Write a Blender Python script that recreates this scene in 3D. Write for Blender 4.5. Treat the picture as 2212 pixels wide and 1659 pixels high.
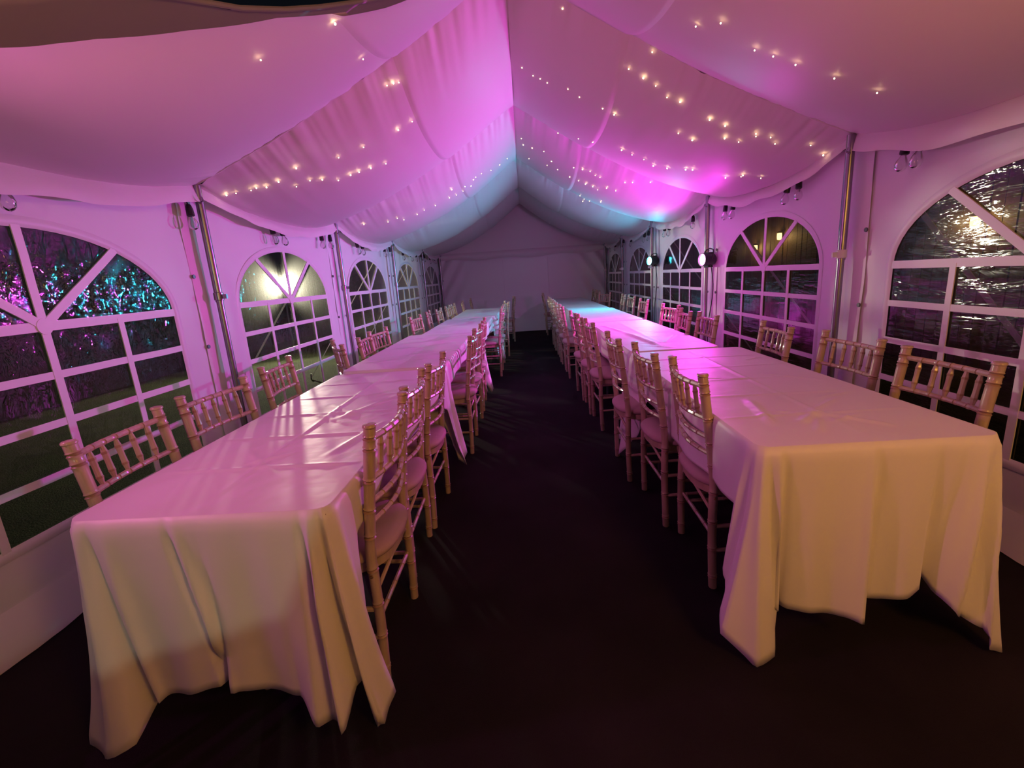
import bpy, math, random
from math import sin, cos, pi, sqrt, exp
from mathutils import Vector, Matrix, noise

for o in list(bpy.data.objects):
    bpy.data.objects.remove(o)
SC = bpy.context.scene
COL = SC.collection
random.seed(7)

# ------------------------------------------------------------------ camera
FPX, PITCH, ROLL, YAW = 1009.36, 0.2262, -0.068, -0.0388
CAMX, CAMZ = -0.0624, 1.3386
cy_, sy_ = cos(YAW), sin(YAW)
cp_, sp_ = cos(PITCH), sin(PITCH)
Fv = Vector((sy_ * cp_, cy_ * cp_, -sp_))
Rv = Vector((cy_, -sy_, 0))
Uv = Rv.cross(Fv)
R2 = Rv * cos(ROLL) + Uv * sin(ROLL)
U2 = Uv * cos(ROLL) - Rv * sin(ROLL)
cam_d = bpy.data.cameras.new('camera')
cam_d.sensor_width = 36.0
cam_d.lens = FPX / 2212 * 36.0
cam_d.clip_start = 0.02
cam_o = bpy.data.objects.new('camera', cam_d)
COL.objects.link(cam_o)
M = Matrix((R2, U2, -Fv)).transposed().to_4x4()
M.translation = Vector((CAMX, 0, CAMZ))
cam_o.matrix_world = M
SC.camera = cam_o

# ------------------------------------------------------------------ world, exposure, big lights
SC.view_settings.view_transform = 'Standard'
SC.view_settings.look = 'None'
SC.view_settings.gamma = 1.0
SC.view_settings.use_curve_mapping = False
SC.view_settings.exposure = 0.0
w = bpy.data.worlds.new('night_sky')
SC.world = w
w.use_nodes = True
bg = w.node_tree.nodes['Background']
bg.inputs[0].default_value = (0.35, 0.42, 0.62, 1)
bg.inputs[1].default_value = 0.008
SC.cycles.use_denoising = True
SC.cycles.sample_clamp_indirect = 6.0
SC.cycles.sample_clamp_direct = 0.0
SC.cycles.caustics_reflective = False
SC.cycles.caustics_refractive = False
SC.cycles.max_bounces = 8
SC.cycles.diffuse_bounces = 7
SC.cycles.glossy_bounces = 4
SC.cycles.transparent_max_bounces = 16


def lamp(name, kind, loc, color, energy, target=None, size=0.1, parent=None, spot=None, blend=0.5, sizey=None):
    d = bpy.data.lights.new(name, kind)
    d.color = color
    d.energy = energy
    if kind == 'AREA':
        d.size = size
        if sizey:
            d.shape = 'RECTANGLE'
            d.size_y = sizey
    else:
        d.shadow_soft_size = size
    if kind == 'SPOT':
        d.spot_size = spot
        d.spot_blend = blend
    o = bpy.data.objects.new(name, d)
    COL.objects.link(o)
    o.location = loc
    if target is not None:
        o.rotation_euler = (Vector(target) - Vector(loc)).to_track_quat('-Z', 'Y').to_euler()
    return o


# house porch light and entrance light behind the camera, then two added fills
lamp('porch_light', 'SPOT', (0.6, -4.5, 1.6), (0.95, 0.92, 0.68), 105, (-1.1, 1.14, 0.5), 0.035, spot=math.radians(34), blend=0.3)
lamp('entrance_light', 'AREA', (1.25, -0.6, 1.9), (1.0, 0.45, 0.07), 21, (0.9, 3.0, 0.9), 0.5)
lamp('pink_side_fill', 'SPOT', (-2.0, 0.95, 1.6), (1.0, 0.20, 0.64), 46, (2.0, 2.6, 1.35), 0.06, spot=math.radians(120), blend=0.8)  # unseen pink fill, added to lift the right wall and near table tops
lamp('amber_ceiling_fill', 'SPOT', (0.1, -0.6, 0.2), (1.0, 0.36, 0.16), 110, (0.15, 1.2, 2.7), 0.08, spot=math.radians(84), blend=0.8)  # unseen amber fill, added to warm the near ceiling lining

# ------------------------------------------------------------------ materials
MATS = {}


def mat(name, base, rough=0.6, metal=0.0, spec=0.5, bump=None, vary=None, sheen=0, trans=0, coat=0):
    m = bpy.data.materials.new(name)
    m.use_nodes = True
    nt = m.node_tree
    p = nt.nodes['Principled BSDF']
    p.inputs['Base Color'].default_value = (*base, 1)
    p.inputs['Roughness'].default_value = rough
    p.inputs['Metallic'].default_value = metal
    p.inputs['Specular IOR Level'].default_value = spec
    if coat:
        p.inputs['Coat Weight'].default_value = coat
        p.inputs['Coat Roughness'].default_value = 0.12
    tc = nt.nodes.new('ShaderNodeTexCoord')
    if vary:
        sc, amt, stretch = vary
        mp = nt.nodes.new('ShaderNodeMapping')
        mp.inputs['Scale'].default_value = stretch
        nz = nt.nodes.new('ShaderNodeTexNoise')
        nz.inputs['Scale'].default_value = sc
        nz.inputs['Detail'].default_value = 4
        rp = nt.nodes.new('ShaderNodeValToRGB')
        rp.color_ramp.elements[0].position = 0.3
        rp.color_ramp.elements[1].position = 0.7
        rp.color_ramp.elements[0].color = (*[c * (1 - amt) for c in base], 1)
        rp.color_ramp.elements[1].color = (*[min(1, c * (1 + amt)) for c in base], 1)
        nt.links.new(tc.outputs['Object'], mp.inputs[0])
        nt.links.new(mp.outputs[0], nz.inputs['Vector'])
        nt.links.new(nz.outputs['Fac'], rp.inputs[0])
        nt.links.new(rp.outputs[0], p.inputs['Base Color'])
    if bump:
        sc, st, stretch = bump
        mp = nt.nodes.new('ShaderNodeMapping')
        mp.inputs['Scale'].default_value = stretch
        nz = nt.nodes.new('ShaderNodeTexNoise')
        nz.inputs['Scale'].default_value = sc
        nz.inputs['Detail'].default_value = 3
        b = nt.nodes.new('ShaderNodeBump')
        b.inputs['Strength'].default_value = st
        b.inputs['Distance'].default_value = 0.02
        nt.links.new(tc.outputs['Object'], mp.inputs[0])
        nt.links.new(mp.outputs[0], nz.inputs['Vector'])
        nt.links.new(nz.outputs['Fac'], b.inputs['Height'])
        nt.links.new(b.outputs[0], p.inputs['Normal'])
    MATS[name] = m
    return m


def emit(name, color, strength):
    m = bpy.data.materials.new(name)
    m.use_nodes = True
    nt = m.node_tree
    for n in list(nt.nodes):
        nt.nodes.remove(n)
    e = nt.nodes.new('ShaderNodeEmission')
    e.inputs[0].default_value = (*color, 1)
    e.inputs[1].default_value = strength
    o = nt.nodes.new('ShaderNodeOutputMaterial')
    nt.links.new(e.outputs[0], o.inputs[0])
    return m


def fabric(name, base, rough, transl, bump=(2.5, 0.35, (1, 1, 1)), spec=0.3):
    m = mat(name, base, rough, 0, spec, bump)
    nt = m.node_tree
    p = nt.nodes['Principled BSDF']
    t = nt.nodes.new('ShaderNodeBsdfTranslucent')
    t.inputs[0].default_value = (*base, 1)
    mx = nt.nodes.new('ShaderNodeMixShader')
    mx.inputs[0].default_value = transl
    o = nt.nodes['Material Output']
    nt.links.new(p.outputs[0], mx.inputs[1])
    nt.links.new(t.outputs[0], mx.inputs[2])
    nt.links.new(mx.outputs[0], o.inputs[0])
    return m


M_PVC = fabric('white_pvc_wall', (0.80, 0.78, 0.80), 0.42, 0.04, (1.6, 0.5, (1, 1, 0.5)))
M_LINING = fabric('ivory_lining', (0.80, 0.74, 0.74), 0.5, 0.12, (5.0, 0.12, (1, 1, 1)))
M_ROOF = fabric('roof_skin', (0.7, 0.68, 0.66), 0.5, 0.05)
M_BAR = mat('white_window_bar', (0.82, 0.80, 0.80), 0.45)
M_CLOTH = mat('white_tablecloth', (0.82, 0.79, 0.76), 0.47, spec=0.5, bump=(7, 0.14, (1, 1, 1)))
M_CARPET = mat('dark_carpet', (0.022, 0.017, 0.02), 0.95, spec=0.1, bump=(420, 0.5, (1, 1, 1)), vary=(1.3, 0.35, (1, 1, 1)))
M_ALU = mat('aluminium', (0.29, 0.29, 0.31), 0.3, 0.95, bump=(40, 0.05, (1, 1, 0.1)))
M_STEEL = mat('painted_steel', (0.12, 0.12, 0.13), 0.4, 0.6)
M_BLACK = mat('black_plastic', (0.012, 0.012, 0.014), 0.4)
M_CABLE = mat('black_cable', (0.01, 0.01, 0.012), 0.5)
M_WOOD = mat('limewashed_wood', (0.50, 0.39, 0.26), 0.3, spec=0.5, vary=(9, 0.14, (6, 6, 0.7)), coat=0.35)
M_RING = mat('dark_wood_ring', (0.36, 0.24, 0.14), 0.4)
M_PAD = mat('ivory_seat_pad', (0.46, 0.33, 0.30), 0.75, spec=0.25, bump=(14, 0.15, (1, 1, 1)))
M_TABLE = mat('plywood_table', (0.35, 0.25, 0.16), 0.5)
M_GRASS = mat('grass', (0.030, 0.040, 0.010), 0.9, spec=0.1, bump=(90, 0.8, (1, 1, 1)), vary=(3, 0.5, (1, 1, 1)))
M_HEDGE = mat('hedge_leaf', (0.012, 0.018, 0.007), 0.9, spec=0.05, vary=(4, 0.5, (1, 1, 1)))
M_SOIL = mat('hedge_core', (0.004, 0.005, 0.003), 0.95, spec=0.02)
M_BOARD = mat('timber_board', (0.07, 0.038, 0.02), 0.6, vary=(5, 0.4, (4, 4, 0.5)))
M_STRAP = mat('white_webbing', (0.7, 0.7, 0.68), 0.6)
M_BRASS = mat('brass_screw', (0.5, 0.35, 0.15), 0.35, 0.9)
M_BULBGLASS = None


def vinyl(name, stretch, scale, strength, nd=4, dist='GGX', rough=0.06):
    m = bpy.data.materials.new(name)
    m.use_nodes = True
    nt = m.node_tree
    for n in list(nt.nodes):
        nt.nodes.remove(n)
    N = nt.nodes.new
    L = nt.links.new
    out = N('ShaderNodeOutputMaterial')
    tc = N('ShaderNodeTexCoord')
    mp = N('ShaderNodeMapping')
    mp.inputs['Scale'].default_value = stretch
    nz = N('ShaderNodeTexNoise')
    nz.inputs['Scale'].default_value = scale
    nz.inputs['Detail'].default_value = nd
    nz.inputs['Roughness'].default_value = 0.6
    nz.inputs['Distortion'].default_value = 0.5
    b = N('ShaderNodeBump')
    b.inputs['Strength'].default_value = strength
    b.inputs['Distance'].default_value = 0.03
    L(tc.outputs['Object'], mp.inputs[0])
    L(mp.outputs[0], nz.inputs['Vector'])
    L(nz.outputs['Fac'], b.inputs['Height'])
    # slight wet film: light passing through is spread a little around its straight path
    nz2 = N('ShaderNodeTexNoise')
    nz2.inputs['Scale'].default_value = 26
    nz2.inputs['Detail'].default_value = 3
    mp2 = N('ShaderNodeMapping')
    mp2.inputs['Scale'].default_value = (1, 1, 0.12)
    L(tc.outputs['Object'], mp2.inputs[0])
    L(mp2.outputs[0], nz2.inputs['Vector'])
    b2 = N('ShaderNodeBump')
    b2.inputs['Strength'].default_value = 0.25
    b2.inputs['Distance'].default_value = 0.02
    L(nz2.outputs['Fac'], b2.inputs['Height'])
    tr = N('ShaderNodeBsdfTransparent')
    tr.inputs[0].default_value = (0.86, 0.87, 0.85, 1)
    lobes = []
    for ior, ro in ((1.025, 1.0), (0.975, 1.0), (1.055, 0.9), (0.948, 0.9)):
        rf = N('ShaderNodeBsdfRefraction')
        rf.distribution = 'BECKMANN'
        rf.inputs['Color'].default_value = (0.85, 0.86, 0.80, 1)
        rf.inputs['IOR'].default_value = ior
        rf.inputs['Roughness'].default_value = ro
        L(b2.outputs[0], rf.inputs['Normal'])
        lobes.append(rf)
    m0 = N('ShaderNodeMixShader')
    L(lobes[0].outputs[0], m0.inputs[1])
    L(lobes[1].outputs[0], m0.inputs[2])
    m0b = N('ShaderNodeMixShader')
    L(lobes[2].outputs[0], m0b.inputs[1])
    L(lobes[3].outputs[0], m0b.inputs[2])
    m0a, m0 = m0, N('ShaderNodeMixShader')
    m0.inputs[0].default_value = 0.6
    L(m0a.outputs[0], m0.inputs[1])
    L(m0b.outputs[0], m0.inputs[2])
    m1 = N('ShaderNodeMixShader')
    m1.inputs[0].default_value = 0.030
    L(tr.outputs[0], m1.inputs[1])
    L(m0.outputs[0], m1.inputs[2])
    gl = N('ShaderNodeBsdfGlossy')
    gl.distribution = dist
    gl.inputs['Roughness'].default_value = rough
    gl.inputs['Color'].default_value = (1, 1, 1, 1)
    L(b.outputs[0], gl.inputs['Normal'])
    lw = N('ShaderNodeLayerWeight')
    lw.inputs['Blend'].default_value = 0.5
    pw = N('ShaderNodeMath')
    pw.operation = 'POWER'
    pw.inputs[1].default_value = 4.5
    L(lw.outputs['Facing'], pw.inputs[0])
    ma = N('ShaderNodeMath')
    ma.operation = 'MULTIPLY_ADD'
    ma.inputs[1].default_value = 0.9
    ma.inputs[2].default_value = 0.06
    L(pw.outputs[0], ma.inputs[0])
    m2 = N('ShaderNodeMixShader')
    L(ma.outputs[0], m2.inputs[0])
    L(m1.outputs[0], m2.inputs[1])
    L(gl.outputs[0], m2.inputs[2])
    L(m2.outputs[0], out.inputs[0])
    return m


M_VINYL_L = vinyl('clear_vinyl_dimpled', (1, 1, 0.45), 20, 0.24, 3, 'BECKMANN', 0.05)
M_VINYL_R = vinyl('clear_vinyl_rippled', (1, 0.22, 1.3), 9, 0.28)


def bulbglass(name):
    m = bpy.data.materials.new(name)
    m.use_nodes = True
    nt = m.node_tree
    for n in list(nt.nodes):
        nt.nodes.remove(n)
    N = nt.nodes.new
    L = nt.links.new
    out = N('ShaderNodeOutputMaterial')
    tr = N('ShaderNodeBsdfTransparent')
    tr.inputs[0].default_value = (0.92, 0.92, 0.92, 1)
    gl = N('ShaderNodeBsdfGlossy')
    gl.inputs['Roughness'].default_value = 0.04
    lw = N('ShaderNodeLayerWeight')
    lw.inputs[0].default_value = 0.35
    m2 = N('ShaderNodeMixShader')
    L(lw.outputs['Fresnel'], m2.inputs[0])
    L(tr.outputs[0], m2.inputs[1])
    L(gl.outputs[0], m2.inputs[2])
    L(m2.outputs[0], out.inputs[0])
    return m


M_BULBGLASS = bulbglass('clear_bulb_glass')
M_FAIRY = emit('warm_fairy_bulb', (1.0, 0.66, 0.32), 30)
M_CYAN = emit('cyan_lens', (0.03, 0.80, 1.0), 260)
M_MAGENTA = emit('magenta_lens', (1.0, 0.03, 0.75), 220)
M_FLOOD = emit('floodlight_lens', (1.0, 0.93, 0.72), 500)
M_WARMLAMP = emit('warm_wall_lamp', (1.0, 0.6, 0.2), 4)


# ------------------------------------------------------------------ mesh helpers
class MB:
    def __init__(s):
        s.v, s.f, s.mi = [], [], []

    def quadgrid(s, rows, closed=False, mi=0, flip=False):
        b = len(s.v)
        nr, nc = len(rows), len(rows[0])
        for r in rows:
            s.v.extend([tuple(p) for p in r])
        for i in range(nr - 1):
            for j in range(nc if closed else nc - 1):
                k = (j + 1) % nc
                q = (b + i * nc + j, b + i * nc + k, b + (i + 1) * nc + k, b + (i + 1) * nc + j)
                s.f.append(q[::-1] if flip else q)
                s.mi.append(mi)
        return b

    def box(s, c, d, rot=0.0, mi=0, mat3=None):
        cx, cy, cz = c
        hx, hy, hz = d[0] / 2, d[1] / 2, d[2] / 2
        b = len(s.v)
        ca, sa = cos(rot), sin(rot)
        for x, y, z in ((-1, -1, -1), (1, -1, -1), (1, 1, -1), (-1, 1, -1), (-1, -1, 1), (1, -1, 1), (1, 1, 1), (-1, 1, 1)):
            p = Vector((x * hx, y * hy, z * hz))
            if mat3 is not None:
                p = mat3 @ p
            else:
                p = Vector((p.x * ca - p.y * sa, p.x * sa + p.y * ca, p.z))
            s.v.append((cx + p.x, cy + p.y, cz + p.z))
        for q in ((0, 3, 2, 1), (4, 5, 6, 7), (0, 1, 5, 4), (1, 2, 6, 5), (2, 3, 7, 6), (3, 0, 4, 7)):
            s.f.append(tuple(b + i for i in q))
            s.mi.append(mi)

    def tube(s, path, radii, n=8, mi=0, caps=True, mis=None):
        path = [Vector(p) for p in path]
        if not isinstance(radii, (list, tuple)):
            radii = [radii] * len(path)
        b = len(s.v)
        t0 = (path[1] - path[0]).normalized()
        up = Vector((0, 0, 1)) if abs(t0.z) < 0.9 else Vector((1, 0, 0))
        a = t0.cross(up).normalized()
        for i, p in enumerate(path):
            if i == 0:
                t = path[1] - path[0]
            elif i == len(path) - 1:
                t = path[-1] - path[-2]
            else:
                t = path[i + 1] - path[i - 1]
            t.normalize()
            a = (a - t * a.dot(t)).normalized()
            c = t.cross(a)
            for k in range(n):
                an = 2 * pi * k / n
                q = p + (a * cos(an) + c * sin(an)) * radii[i]
                s.v.append(tuple(q))
        for i in range(len(path) - 1):
            for k in range(n):
                l = (k + 1) % n
                s.f.append((b + i * n + k, b + i * n + l, b + (i + 1) * n + l, b + (i + 1) * n + k))
                s.mi.append(mi if mis is None else mis[i])
        if caps:
            s.f.append(tuple(b + k for k in range(n))[::-1])
            s.mi.append(mi)
            e = b + (len(path) - 1) * n
            s.f.append(tuple(e + k for k in range(n)))
            s.mi.append(mi)

    def lathe(s, prof, c=(0, 0, 0), n=12, mi=0):
        rows = []
        for r, z in prof:
            rows.append([(c[0] + r * cos(2 * pi * k / n), c[1] + r * sin(2 * pi * k / n), c[2] + z) for k in range(n)])
        s.quadgrid(rows, True, mi)

    def sphere(s, c, r, n=8, m=6, mi=0):
        s.lathe([(max(1e-4, r * sin(pi * i / m)), -r * cos(pi * i / m)) for i in range(m + 1)], c, n, mi)

    def mesh(s, name, mats, smooth=True, angle=0.7):
        me = bpy.data.meshes.new(name)
        me.from_pydata(s.v, [], s.f)
        for m in (mats if isinstance(mats, (list, tuple)) else [mats]):
            me.materials.append(m)
        if any(s.mi):
            me.polygons.foreach_set('material_index', s.mi)
        if smooth:
            me.polygons.foreach_set('use_smooth', [True] * len(me.polygons))
            try:
                me.set_sharp_from_angle(angle=angle)
            except Exception:
                pass
        me.update()
        return me

    def build(s, name, mats, parent=None, smooth=True, angle=0.7):
        o = bpy.data.objects.new(name, s.mesh(name, mats, smooth, angle))
        COL.objects.link(o)
        if parent is not None:
            o.parent = parent
        return o


def empty(name, loc=(0, 0, 0), rz=0.0):
    o = bpy.data.objects.new(name, None)
    o.empty_display_size = 0.1
    COL.objects.link(o)
    o.location = loc
    o.rotation_euler = (0, 0, rz)
    return o


def tag(o, label=None, cat=None, group=None, kind=None):
    if label:
        o['label'] = label
    if cat:
        o['category'] = cat
    if group:
        o['group'] = group
    if kind:
        o['kind'] = kind
    return o


def inst(name, me, parent, loc=(0, 0, 0)):
    o = bpy.data.objects.new(name, me)
    COL.objects.link(o)
    o.parent = parent
    o.location = loc
    return o


def copy_tree(o, parent=None):
    c = o.copy()
    COL.objects.link(c)
    if parent is not None:
        c.parent = parent
    for ch in list(o.children):
        copy_tree(ch, c)
    return c


def nz(x, y, z=0.0, s=1.0):
    return noise.noise(Vector((x * s, y * s, z * s)))


# ------------------------------------------------------------------ structure: floor and ground
XL, XR = -2.17, 2.03
BAY = 2.238
PY = [0.88 + BAY * i for i in range(6)]           # pole lines in view, 0.88 .. 12.07
YB = PY[0] - BAY                                  # front end behind the camera
YF = 11.95                                        # far wall
b = MB()
rows = []
for i in range(15):
    y = YB - 0.6 + (YF + 0.3 - YB + 0.6) * i / 14
    rows.append([(XL - 0.12 + (XR - XL + 0.24) * j / 6, y, 0.0) for j in range(7)])
b.quadgrid(rows)
tag(b.build('floor', M_CARPET), 'dark carpet floor running between the tables', kind='structure')

b = MB()
b.quadgrid([[(-14 + 28 * j / 14, -8 + 32 * i / 16, -0.03) for j in range(15)] for i in range(17)])
tag(b.build('lawn', M_GRASS), 'dark lawn outside the tent', kind='structure')

# ------------------------------------------------------------------ windows and walls
WZ0, WZT, WZA, WHW = 0.40, 1.26, 1.69, 0.79
ROWZ = [1.26, 1.045, 0.835, 0.615, 0.40]


def win_outline(n=84, grow=0.0):
    """outline in (u along wall, z), counter-clockwise from the bottom middle"""
    hw, z0, zt, za = WHW + grow, WZ0 - grow, WZT, WZA - WZT + grow
    pts = []
    segs = 14
    for i in range(segs):
        pts.append((hw * i / segs, z0))
    for i in range(segs):
        pts.append((hw, z0 + (zt - z0) * i / segs))
    for i in range(2 * segs):
        a = pi * i / (2 * segs)
        pts.append((hw * cos(a), zt + za * sin(a)))
    for i in range(segs):
        pts.append((-hw, zt + (z0 - zt) * i / segs))
    for i in range(segs):
        pts.append((-hw + hw * i / segs, z0))
    return pts


def rect_point(u, z, uc=0.0, zc=0.95, hu=BAY / 2, za=0.0, zb=2.08):
    du, dz = u - uc, z - zc
    t = 1e9
    if du > 1e-9:
        t = min(t, hu / du)
    if du < -1e-9:
        t = min(t, -hu / du)
    if dz > 1e-9:
        t = min(t, (zb - zc) / dz)
    if dz < -1e-9:
        t = min(t, (za - zc) / dz)
    return (uc + du * t, zc + dz * t)


def wall_disp(y, z, seed):
    d = 0.030 * nz(y * 0.9, z * 0.7, seed) + 0.016 * nz(y * 4.5, z * 1.1, seed + 5) + 0.006 * nz(y * 14, z * 2.2, seed + 9)
    # slack diagonal creases towards the eave corners
    d += 0.012 * sin((y * 1.0 + z * 1.6) * 13 + 2 * nz(y, z, seed)) * max(0, nz(y * 1.3, z * 1.3, seed + 3))
    d += 0.018 * exp(-(z / 0.14) ** 2) * sin(y * 7 + seed)
    return d


def wall_panel(xw, sgn, yc, seed, parent):
    """one bay of side wall; sgn = direction of the inside"""
    ol = win_outline()
    outer = []
    for (u, z) in ol:
        outer.append(rect_point(u, z))
    # snap nearest outer point to each corner
    for cu, cz in ((-BAY / 2, 0), (BAY / 2, 0), (BAY / 2, 2.08), (-BAY / 2, 2.08)):
        k = min(range(len(outer)), key=lambda i: (outer[i][0] - cu) ** 2 + (outer[i][1] - cz) ** 2)
        outer[k] = (cu, cz)
    R = 10
    rows = []
    for r in range(R + 1):
        t = r / R
        row = []
        for (a, bb) in zip(ol, outer):
            u, z = a[0] + (bb[0] - a[0]) * t, a[1] + (bb[1] - a[1]) * t
            wgt = min(1, t * 2.2)
            edge = 1 - max(0.0, (abs(u) / (BAY / 2) - 0.86) / 0.14)
            d = wall_disp(yc + u, z, seed) * wgt * edge
            row.append((xw + sgn * d, yc + u, z))
        rows.append(row)
    b = MB()
    b.quadgrid(rows, True, flip=(sgn > 0))
    o = b.build('wall_panel', M_PVC, parent, angle=3.0)
    # ground flap: a narrow band turned in at the floor
    b = MB()
    rr = []
    for k in range(5):
        row = []
        for i in range(41):
            y = yc - BAY / 2 + BAY * i / 40
            row.append((xw + sgn * (0.01 + 0.045 * k / 4 + 0.012 * nz(y * 3, k * 0.4, seed) + wall_disp(y, 0.2 - 0.19 * k / 4, seed) * 0.6), y, 0.19 - 0.185 * k / 4))
        rr.append(row)
    b.quadgrid(rr, flip=(sgn < 0))
    b.build('ground_flap', M_PVC, parent, angle=3.0)
    # overlapping seam flap where two bays meet
    b = MB()
    rr = []
    for k in range(21):
        z = 0.02 + 2.04 * k / 20
        rr.append([(xw + sgn * (0.004 + 0.012 * sin(pi * j / 6) + 0.010 * nz(j * 0.5, z * 2.2, seed)), yc + BAY / 2 - 0.12 + 0.17 * j / 6 + 0.012 * nz(z * 3, seed, j * 0.05), z) for j in range(7)])
    b.quadgrid(rr, flip=(sgn > 0))
    b.build('seam_flap', M_PVC, parent, angle=3.0)
    # eyelets beside the bay's far pole
    for u in (-BAY / 2 + 0.11, BAY / 2 - 0.11):
        for z in (1.02, 1.47):
            b = MB()
            b.tube([(xw + sgn * 0.008, yc + u, z), (xw + sgn * 0.016, yc + u, z)], 0.013, 8)
            b.build('eyelet', M_STEEL, parent)


def window(idx, xw, sgn, yc, side):
    t = tag(empty('window_%d' % idx, (xw, yc, WZ0)), kind='structure')
    t['label'] = 'arched clear vinyl window with white glazing bars'

    def P(off, u, z):
        return (sgn * off, u, z - WZ0)
    # welded frame strip around the opening
    a, c = win_outline(), win_outline(grow=0.035)
    b = MB()
    rows = [[P(0.001, *p) for p in win_outline(grow=-0.012)], [P(0.007, *p) for p in a], [P(0.009, *p) for p in win_outline(grow=0.018)], [P(0.003, *p) for p in c]]
    b.quadgrid(rows, True, flip=(sgn > 0))
    b.build('frame', M_PVC, t, angle=3.0)
    # panes
    cols = [-WHW, -WHW / 2, 0, WHW / 2, WHW]
    rnd = random.Random(idx)
    for i in range(4):
        for j in range(4):
            z1, z0 = ROWZ[i], ROWZ[i + 1]
            u0, u1 = cols[j], cols[j + 1]
            b = MB()
            rows = []
            for q in range(7):
                z = z0 + (z1 - z0) * q / 6
                row = []
                for p in range(7):
                    u = u0 + (u1 - u0) * p / 6
                    e = 16 * (q / 6) * (1 - q / 6) * (p / 6) * (1 - p / 6)
                    row.append(P(-0.004 + 0.006 * e * nz(yc + u * 2, z * 2, idx), u, z))
                rows.append(row)
            b.quadgrid(rows, flip=(sgn > 0))
            b.build('pane', M_VINYL_L if side == 'l' else M_VINYL_R, t, angle=3.0)
    angs = [0, 0.30 * pi, 0.5 * pi, 0.70 * pi, pi]
    for k in range(4):
        b = MB()
        rows = []
        for q in range(6):
            r = 0.02 + 0.98 * q / 5
            row = []
            for p in range(9):
                an = angs[k] + (angs[k + 1] - angs[k]) * p / 8
                u, z = WHW * r * cos(an), WZT + (WZA - WZT) * r * sin(an)
                row.append(P(-0.004 + 0.008 * r * (1 - r) * nz(u * 3, z * 3, idx + 3), u, z))
            rows.append(row)
        b.quadgrid(rows, flip=(sgn < 0))
        b.build('pane', M_VINYL_L if side == 'l' else M_VINYL_R, t, angle=3.0)

    def bar(p, q, wd, n=10, dz=0.0):
        b = MB()
        p, q = Vector(p), Vector(q)
        d = (q - p).normalized()
        nrm = Vector((-d.y, d.x)) * wd / 2
        ring = []
        for i in range(n + 1):
            c = p + (q - p) * i / n
            ww = 0.003 * nz(c.x * 6, c.y * 6, idx + 11)
            c = c + Vector((-d.y, d.x)) * ww
            l, r = c + nrm, c - nrm
            ring.append([P(0.0005, *l), P(0.004 + dz, *l), P(0.004 + dz, *r), P(0.0005, *r)])
        b.quadgrid(ring, True, flip=(sgn < 0))
        b.build('glazing_bar', M_BAR, t, smooth=False)
    for z in ROWZ[:4]:
        bar((-WHW, z), (WHW, z), 0.042 if z == WZT else 0.034)
    bar((0, WZ0), (0, WZA), 0.038, dz=0.0015)
    for s in (-1, 1):
        bar((s * WHW / 2, WZ0), (s * WHW / 2, WZT), 0.034, dz=0.0015)
        an = 0.30 * pi
        bar((0, WZT), (s * WHW * cos(an), WZT + (WZA - WZT) * sin(an)), 0.038, dz=0.003)
    b = MB()
    b.quadgrid([[P(0.009, r * cos(pi * k / 12), WZT + r * sin(pi * k / 12)) for k in range(25)] for r in (0.001, 0.035)], flip=(sgn < 0))
    b.quadgrid([[P(o, 0.035 * cos(pi * k / 12), WZT + 0.035 * sin(pi * k / 12)) for k in range(25)] for o in (0.009, 0.0)], flip=(sgn < 0))
    b.build('hub_patch', M_BAR, t)
    return t


wall_left = tag(empty('wall_left', (0, 0, 0)), 'white side wall of the tent with arched windows', kind='structure')
wall_right = tag(empty('wall_right', (0, 0, 0)), 'white side wall carrying the coloured lights', kind='structure')
for i in range(5):
    yc = PY[i] + BAY / 2
    wall_panel(XL, 1, yc, 3.1 + i * 1.7, wall_left)
    wall_panel(XR, -1, yc, 40.3 + i * 2.3, wall_right)
    window(1 + i, XL, 1, yc, 'l')
    window(6 + i, XR, -1, yc, 'r')
# plain bay beside the camera
for xw, sgn, par, sd in ((XL, 1, wall_left, 80), (XR, -1, wall_right, 90)):
    b = MB()
    rows = []
    for i in range(13):
        z = 2.08 * i / 12
        rows.append([(xw + sgn * wall_disp(YB + BAY * j / 30, z, sd), YB + BAY * j / 30, z) for j in range(31)])
    b.quadgrid(rows, flip=(sgn > 0))
    b.build('wall_panel', M_PVC, par, angle=3.0)

# unseen curtain added behind the camera; its slanted edge shadows the left cloth
b = MB()
rows = []
for i in range(41):
    x = XL + 0.03 + (XR - XL - 0.06) * i / 40
    top = 0.40 + (x + 2.17) * 0.28 if x < -0.1 else min(2.0, 0.99 + (x + 0.1) * 6)
    rows.append([(x, YB - 0.02 + 0.02 * nz(x * 3, z * 2.0 / 8, 33), top * z / 8) for z in range(9)])
b.quadgrid(rows)
tag(b.build('shadow_curtain', M_PVC, angle=3.0), 'unseen curtain added to throw a slanted shadow on the front cloth', kind='structure')
# far wall (lower curtain) and gable above it
RIDX, RIDZ, EAVZ = -0.06, 3.08, 2.03


def far_y(x, z):
    y = YF - 0.42 * max(0, 1 - z / 0.85) ** 1.3
    e = min(x - XL, XR - x)
    y += 0.022 * nz(x * 1.1, z * 0.8, 7) + 0.01 * nz(x * 4, z, 17)
    if e < 0.9:                                   # tension creases fanning down from the corners
        g = exp(-(e / 0.5) ** 2)
        y += (0.05 if x < 0 else 0.09) * g * sin((e * 1.5 - z) * 11)
    return y


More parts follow.
